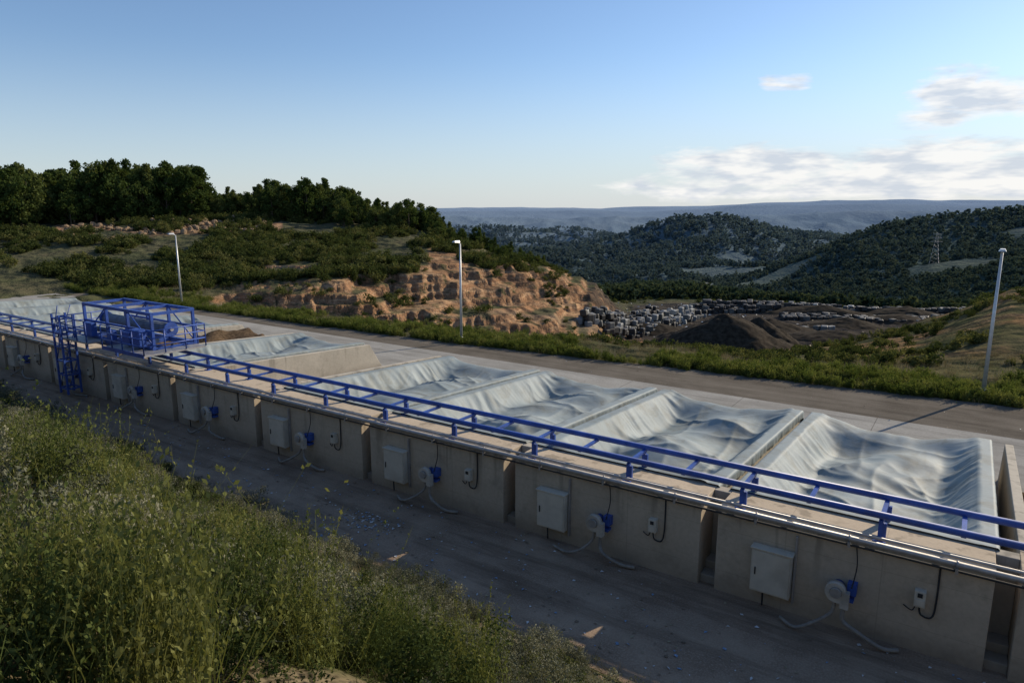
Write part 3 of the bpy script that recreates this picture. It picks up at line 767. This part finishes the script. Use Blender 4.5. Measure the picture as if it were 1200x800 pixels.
def stems(r, nst, H, spread, leaves, lsz, wd, curve=.25, seg=4, br=.08, lw=.14):
    q = []
    for i in range(nst):
        a = r.uniform(0, 6.28); lean = abs(r.normal(0, spread)); h = H*r.uniform(.6, 1.1)
        b0 = np.array([r.normal(0, br), r.normal(0, br), -.05]); pts = []
        for k in range(seg+1):
            t = k/seg; rad_ = lean*t*h*(1-curve*t)
            pts.append(b0+np.array([math.cos(a)*rad_, math.sin(a)*rad_, h*t*math.cos(min(1.2, lean*.6))]) + np.append(r.normal(0, .012*h*k, 2), 0))
        sd = np.array([-math.sin(a+r.uniform(-1, 1)), math.cos(a), 0.])
        for k in range(seg):
            w0 = wd*(1-k/seg)+.001; w1 = wd*(1-(k+1)/seg)+.0007
            q.append([pts[k]-sd*w0, pts[k]+sd*w0, pts[k+1]+sd*w1, pts[k+1]-sd*w1])
        for _ in range(leaves):
            k = r.integers(1, seg); t = r.random(); p = pts[k]*(1-t)+pts[min(k+1, seg)]*t
            d = r.normal(size=3); d[2] = abs(d[2])+.4; d /= np.linalg.norm(d); w = np.cross(d, r.normal(size=3)); w /= np.linalg.norm(w)
            s = lsz*r.uniform(.6, 1.3)
            q.append([p, p+d*s*.5+w*s*lw, p+d*s, p+d*s*.5-w*s*lw])
    return np.array(q).reshape(-1, 3)
for s in range(4):
    r = np.random.default_rng(s+60)
    template(cB, 'broom_template', stems(r, 190, 1.0, .36, 20, .03, .003, .2, 5, .15, .28), M_broom)
cGr = coll('grey_shrub_templates')
for s in range(4):
    r = np.random.default_rng(s+70)
    cs = [(r.normal(0, .19), r.normal(0, .19), r.uniform(.03, .27)) for _ in range(24)]
    v1 = leafcloud(cs, [r.uniform(.06, .11) for _ in range(24)], 115, .012, r, .45, .8)
    v2 = stems(r, 30, .32, .9, 6, .016, .002)
    template(cGr, 'grey_shrub_template', np.vstack([v1, v2]), M_grey)
cK = coll('dark_shrub_templates')
for s in range(4):
    r = np.random.default_rng(s+75)
    cs = [(r.normal(0, .2), r.normal(0, .2), r.uniform(.08, .5)) for _ in range(22)]
    template(cK, 'dark_shrub_template', leafcloud(cs, [r.uniform(.09, .16) for _ in range(22)], 110, .018, r, .5, .3), M_dark_shrub)
cD = coll('dry_grass_templates')
for s in range(4):
    r = np.random.default_rng(s+80); template(cD, 'dry_grass_template', stems(r, 46, .26, .85, 0, .03, .0026, .4, 3, .1), M_dry)
cG = coll('green_grass_templates')
for s in range(4):
    r = np.random.default_rng(s+90); template(cG, 'green_grass_template', stems(r, 46, .24, .75, 1, .03, .003, .4, 3, .1), M_gg)
cW = coll('weed_templates')
for s in range(4):
    r = np.random.default_rng(s+95); template(cW, 'weed_template', stems(r, 40, .6, .55, 9, .1, .008, .3, 3), M_weed)
cR = coll('rock_templates')
for s in range(4):
    r = np.random.default_rng(s+99)
    bm = bmesh.new(); bmesh.ops.create_icosphere(bm, subdivisions=2, radius=1)
    ax = r.normal(size=(7, 3))
    for v in bm.verts:
        p = np.array(v.co)
        for a_ in ax:
            a1 = a_/np.linalg.norm(a_); dd = p@a1
            if dd > .62: p = p-a1*(dd-.62)
        v.co = Vector(p*np.array([1, .8, .65])+r.normal(0, .02, 3))
    me_ = bpy.data.meshes.new('rock_template'); bm.to_mesh(me_); bm.free(); me_.materials.append(M_rock)
    cR.objects.link(bpy.data.objects.new('rock_template', me_))

def scatter(name, cl, pts, scl, r, tilt=.12, n_idx=4, sz=None):
    n = len(pts); me = bpy.data.meshes.new(name); me.from_pydata([tuple(p) for p in pts], [], [])
    a = me.attributes.new('rot', 'FLOAT_VECTOR', 'POINT')
    rot = np.stack([r.normal(0, tilt, n), r.normal(0, tilt, n), r.uniform(0, 6.283, n)], -1).astype(np.float32); a.data.foreach_set('vector', rot.ravel())
    a = me.attributes.new('scl', 'FLOAT_VECTOR', 'POINT')
    sc = np.stack([scl*r.uniform(.85, 1.15, n), scl*r.uniform(.85, 1.15, n), scl*(1 if sz is None else sz)*r.uniform(.85, 1.2, n)], -1).astype(np.float32); a.data.foreach_set('vector', sc.ravel())
    a = me.attributes.new('idx', 'INT', 'POINT'); a.data.foreach_set('value', r.integers(0, n_idx, n).astype(np.int32))
    o = bpy.data.objects.new(name, me); scene.collection.objects.link(o)
    ng = bpy.data.node_groups.new(name+'_gn', 'GeometryNodeTree')
    ng.interface.new_socket('Geometry', in_out='INPUT', socket_type='NodeSocketGeometry'); ng.interface.new_socket('Geometry', in_out='OUTPUT', socket_type='NodeSocketGeometry')
    gi = ng.nodes.new('NodeGroupInput'); go = ng.nodes.new('NodeGroupOutput')
    iop = ng.nodes.new('GeometryNodeInstanceOnPoints'); ci = ng.nodes.new('GeometryNodeCollectionInfo')
    ci.inputs['Collection'].default_value = cl; ci.inputs['Separate Children'].default_value = True; ci.inputs['Reset Children'].default_value = True
    def na_(nm, ty):
        x_ = ng.nodes.new('GeometryNodeInputNamedAttribute'); x_.data_type = ty; x_.inputs['Name'].default_value = nm
        return [s_ for s_ in x_.outputs if s_.enabled and s_.name == 'Attribute'][0]
    L = ng.links
    L.new(gi.outputs[0], iop.inputs['Points']); L.new(ci.outputs[0], iop.inputs['Instance']); iop.inputs['Pick Instance'].default_value = True
    L.new(na_('idx', 'INT'), iop.inputs['Instance Index']); L.new(na_('rot', 'FLOAT_VECTOR'), iop.inputs['Rotation']); L.new(na_('scl', 'FLOAT_VECTOR'), iop.inputs['Scale'])
    L.new(iop.outputs[0], go.inputs[0])
    md = o.modifiers.new('instances', 'NODES'); md.node_group = ng
    return o
def polar(r, n, p0, p1, d0, d1, log=True):
    a = np.radians(r.uniform(azp(p0), azp(p1), n)); d = np.exp(r.uniform(math.log(d0), math.log(d1), n)) if log else r.uniform(d0, d1, n)
    R = d*np.sin(a); F = d*np.cos(a); return C*R-S*F, S*R+C*F, d, 600+815*np.tan(a)

r = np.random.default_rng(201)
x, y, d, p = polar(r, 36000, 400, 1300, 172, 2350)
keep = (fbm(x/120+5, y/120, 4) > .335) | (d < 400)
keep &= ~((np.abs(p-835) < 9) & (d > 450) & (d < 900)) & ~((p > 745) & (p < 1150) & (d < 178))
x, y, d, p = x[keep], y[keep], d[keep], p[keep]
scatter('distant_forest', cF, np.stack([x, y, terrain(x, y)-1.2], -1), np.clip(d/800, .5, 1.8)*r.uniform(.7, 1.25, len(x)), r, .05)
r = np.random.default_rng(202)
def crest(n, p0, p1, d0, d1, s0, s1):
    x, y, d, p = polar(r, n, p0, p1, d0, d1, False)
    return x, y, r.uniform(s0, s1, n)
sets = [crest(360, -80, 235, 160, 200, .7, 1.15), crest(30, 150, 245, 160, 185, .75, 1.0), crest(150, 242, 300, 162, 195, .35, .6), crest(190, 300, 420, 155, 188, .5, .85),
        crest(200, 400, 520, 145, 178, .3, .6), crest(70, 500, 580, 136, 162, .22, .42), crest(40, 570, 640, 118, 138, .15, .3)]
x = np.concatenate([s[0] for s in sets]); y = np.concatenate([s[1] for s in sets]); sc = np.concatenate([s[2] for s in sets])
scatter('hilltop_trees', cT, np.stack([x, y, terrain(x, y)-.2], -1), sc, r, .04, 5)
r = np.random.default_rng(203)
x, y, d, p = polar(r, 7600, -60, 660, 84, 172, False)
k = (fbm(x/9+2, y/9, 3) > .45) & (y > 40)
k &= ~((p > 225) & (d < 93+np.clip((p-430)*.09, 0, 20)) & (r.random(len(x)) > .07))
x, y, d = x[k], y[k], d[k]
scatter('hillside_shrubs', cS, np.stack([x, y, terrain(x, y)-.1], -1), r.uniform(.35, 1.3, len(x)), r, .1)
x, y, d, p = polar(r, 4200, 640, 1300, 52, 175, False)
k = (fbm(x/7+2, y/7, 3) > .45) & (y > 45) & ~((p > 670) & (p < 1150-(d-100)*.4) & (d > 92) & (d < 160))
x, y, d = x[k], y[k], d[k]
scatter('valley_edge_shrubs', cS, np.stack([x, y, terrain(x, y)-.1], -1), r.uniform(.2, .8, len(x)), r, .1)
x, y, d, p = polar(r, 700, 380, 760, 60, 84, False)
k = (fbm(x/5+8, y/5, 3) > .52) & (y > 44.5); x, y = x[k], y[k]
scatter('pit_shrubs', cS, np.stack([x, y, terrain(x, y)-.1], -1), r.uniform(.25, .7, len(x)), r, .1)
x, y, d, p = polar(r, 420, 70, 320, 140, 158, False); k = fbm(x/7, y/7, 4) > .5; x, y = x[k], y[k]
scatter('rock_pile', cR, np.stack([x, y, terrain(x, y)+.1], -1), r.uniform(.2, .95, len(x)), r, .6)
n = 6500; x = r.uniform(-92, 26, n); ye = np.interp(x, rx[::-1], ry[::-1]); y = ye+np.abs(r.normal(0, 2.8, n))-.15
k = (fbm(x/2.5, y/2.5, 3)+.25*np.exp(-(y-ye)) > .50); x, y = x[k], y[k]
scatter('road_verge_weeds', cW, np.stack([x, y, terrain(x, y)], -1), r.uniform(.35, 1.25, len(x)), r, .15)
n = 2600; x = r.uniform(-92, 26, n); ye = np.interp(x, rx[::-1], ry[::-1]); y = ye+r.random(n)*14
scatter('verge_dry_grass', cD, np.stack([x, y, terrain(x, y)], -1), r.uniform(1., 2.2, len(x)), r, .15)

# foreground bank
r = np.random.default_rng(204)
def bankpts(n, thr, sc, off, x0=-60., x1=4., near=1.5, yhi=1.):
    x = x0+(x1-x0)*r.random(n); e = edgeY(x)
    y = -.5+(e*yhi+.5)*r.random(n)
    k = (fbm(x/sc+off, y/sc, 3) > thr) & (np.hypot(x, y) > near)
    return x[k], y[k]
x, y = bankpts(6500, .46, 2., 3)
scatter('bank_dry_grass', cD, np.stack([x, y, terrain(x, y)-.02], -1), r.uniform(.5, 1.1, len(x)), r, .25)
x, y = bankpts(2600, .52, 2.4, 11)
scatter('bank_green_grass', cG, np.stack([x, y, terrain(x, y)-.02], -1), r.uniform(.5, 1.1, len(x)), r, .25)
x, y = bankpts(3600, .47, 1.1, 23, yhi=.99, near=4.5)
scatter('bank_grey_shrubs', cGr, np.stack([x, y, terrain(x, y)-.03], -1), r.uniform(.8, 2.1, len(x)), r, .2)
x, y = bankpts(800, .52, 1.6, 51, yhi=.97, near=4.5)
scatter('bank_dark_shrubs', cK, np.stack([x, y, terrain(x, y)-.03], -1), r.uniform(.5, 1.3, len(x)), r, .2)
x, y = bankpts(130, .55, 3., 37, x0=-60, x1=-17, yhi=.8, near=2.6)
xb = r.uniform(-17, -2.4, 330); yb2 = r.uniform(.4, 9.4, 330)
kk = (np.hypot(xb, yb2) > 3.6) & (fbm(xb/1.6, yb2/1.6+4, 2) > .53) & (yb2 < 6.4+.22*(-2.4-xb)); x = np.append(x, xb[kk]); y = np.append(y, yb2[kk])
scatter('broom_bushes', cB, np.stack([x, y, terrain(x, y)-.05], -1), r.uniform(.6, 1.3, len(x)), r, .15)
x, y = bankpts(1100, .3, 2., 5)
scatter('bank_stones', cR, np.stack([x, y, terrain(x, y)+.0], -1), r.uniform(.03, .14, len(x)), r, .5)
n = 1500; x = r.uniform(-60, 4, n); y = edgeY(x)-r.random(n)*.9+.1*r.normal(size=n)
k = fbm(x*.8, y*.8+9, 3) > .42; x, y = x[k], y[k]
scatter('bank_foot_grass', cD, np.stack([x, y, np.maximum(terrain(x, y), 0)-.01], -1), r.uniform(.4, .95, len(x)), r, .25)

# ------------------------------------------------------------------ world
EL, AZS = 27., 21.7
w = bpy.data.worlds.new('World'); scene.world = w; w.use_nodes = True
t = NT(w.node_tree); t.n.clear()
sky = t.n.new('ShaderNodeTexSky'); sky.sky_type = 'NISHITA'; sky.sun_disc = False
sky.sun_elevation = math.radians(EL); sky.sun_rotation = math.radians(AZS); sky.altitude = 500; sky.air_density = 1.; sky.dust_density = .4; sky.ozone_density = 1.4
tc = t.n.new('ShaderNodeTexCoord').outputs['Generated']
xyz = t.sep(tc)
Rr = t.math('ADD', t.math('MULTIPLY', xyz[0], C), t.math('MULTIPLY', xyz[1], S))
Ff = t.math('ADD', t.math('MULTIPLY', xyz[0], -S), t.math('MULTIPLY', xyz[1], C))
az = t.math('ARCTAN2', Rr, Ff)
hl = t.math('SQRT', t.math('ADD', t.math('MULTIPLY', Rr, Rr), t.math('MULTIPLY', Ff, Ff)))
el = t.math('DIVIDE', xyz[2], hl)
cv = t.n.new('ShaderNodeCombineXYZ'); t.put(cv.inputs[0], t.math('MULTIPLY', az, 3.)); t.put(cv.inputs[1], t.math('MULTIPLY', el, 11.))
nz = t.noise(2.2, 7, .62, cv.outputs[0], .4)
def bumpw(v, a, b, c, d_):
    return t.math('MULTIPLY', t.mrange(v, a, b, 0, 1), t.mrange(v, c, d_, 1, 0))
mA = t.math('MULTIPLY', bumpw(el, .0, .02, .06, .095), t.mrange(az, .0, .34, 0, 1))
mB = t.math('MULTIPLY', bumpw(el, .085, .11, .135, .175), t.mrange(az, .46, .55, 0, 1))
mC = t.math('MULTIPLY', bumpw(el, .138, .152, .162, .178), bumpw(az, .31, .345, .38, .42))
mm = t.math('MAXIMUM', t.math('MAXIMUM', mA, mB), mC)
th = t.math('SUBTRACT', t.math('ADD', nz, t.math('MULTIPLY', mm, .33)), .61)
dens = t.math('MULTIPLY', t.math('MULTIPLY', th, 6., clamp=True), t.mrange(mm, 0, .25, 0, 1))
shade = t.noise(5., 3, .6, cv.outputs[0])
ccol = t.mix(t.ramp(shade, [(.38, 0.), (.58, 1.)]), (4.2, 4.55, 5.1), (6.5, 6.4, 6.25))
hz_ = t.math('MULTIPLY', t.mrange(el, -.02, .22, .85, 0), t.mrange(az, -.9, .7, .7, 1.))
skd = t.mix(1., sky.outputs[0], (.72, .80, .91), 'MULTIPLY')
skc = t.mix(hz_, skd, (3.9, 4.25, 4.75))
col = t.mix(t.math('MULTIPLY', dens, .88), skc, ccol)
bg = t.n.new('ShaderNodeBackground'); t.l.new(col, bg.inputs[0]); bg.inputs[1].default_value = .15
wo = t.n.new('ShaderNodeOutputWorld'); t.l.new(bg.outputs[0], wo.inputs[0])
sl = bpy.data.lights.new('sun', 'SUN'); sl.energy = 5.; sl.angle = math.radians(.5); sl.color = (1, .87, .68)
so = bpy.data.objects.new('sun', sl); scene.collection.objects.link(so)
e, a = math.radians(EL), math.radians(AZS)
so.rotation_euler = Vector((math.sin(a)*math.cos(e), math.cos(a)*math.cos(e), math.sin(e))).to_track_quat('Z', 'Y').to_euler()

cam = bpy.data.cameras.new('camera'); cam.lens = 24; cam.sensor_width = 36; cam.clip_end = 30000; cam.clip_start = .05
co = bpy.data.objects.new('camera', cam); scene.collection.objects.link(co)
co.location = (0, 0, 10); co.rotation_euler = (math.radians(90-11.1), 0, HEAD); scene.camera = co
scene.view_settings.view_transform = 'Standard'; scene.view_settings.look = 'None'; scene.view_settings.exposure = 0
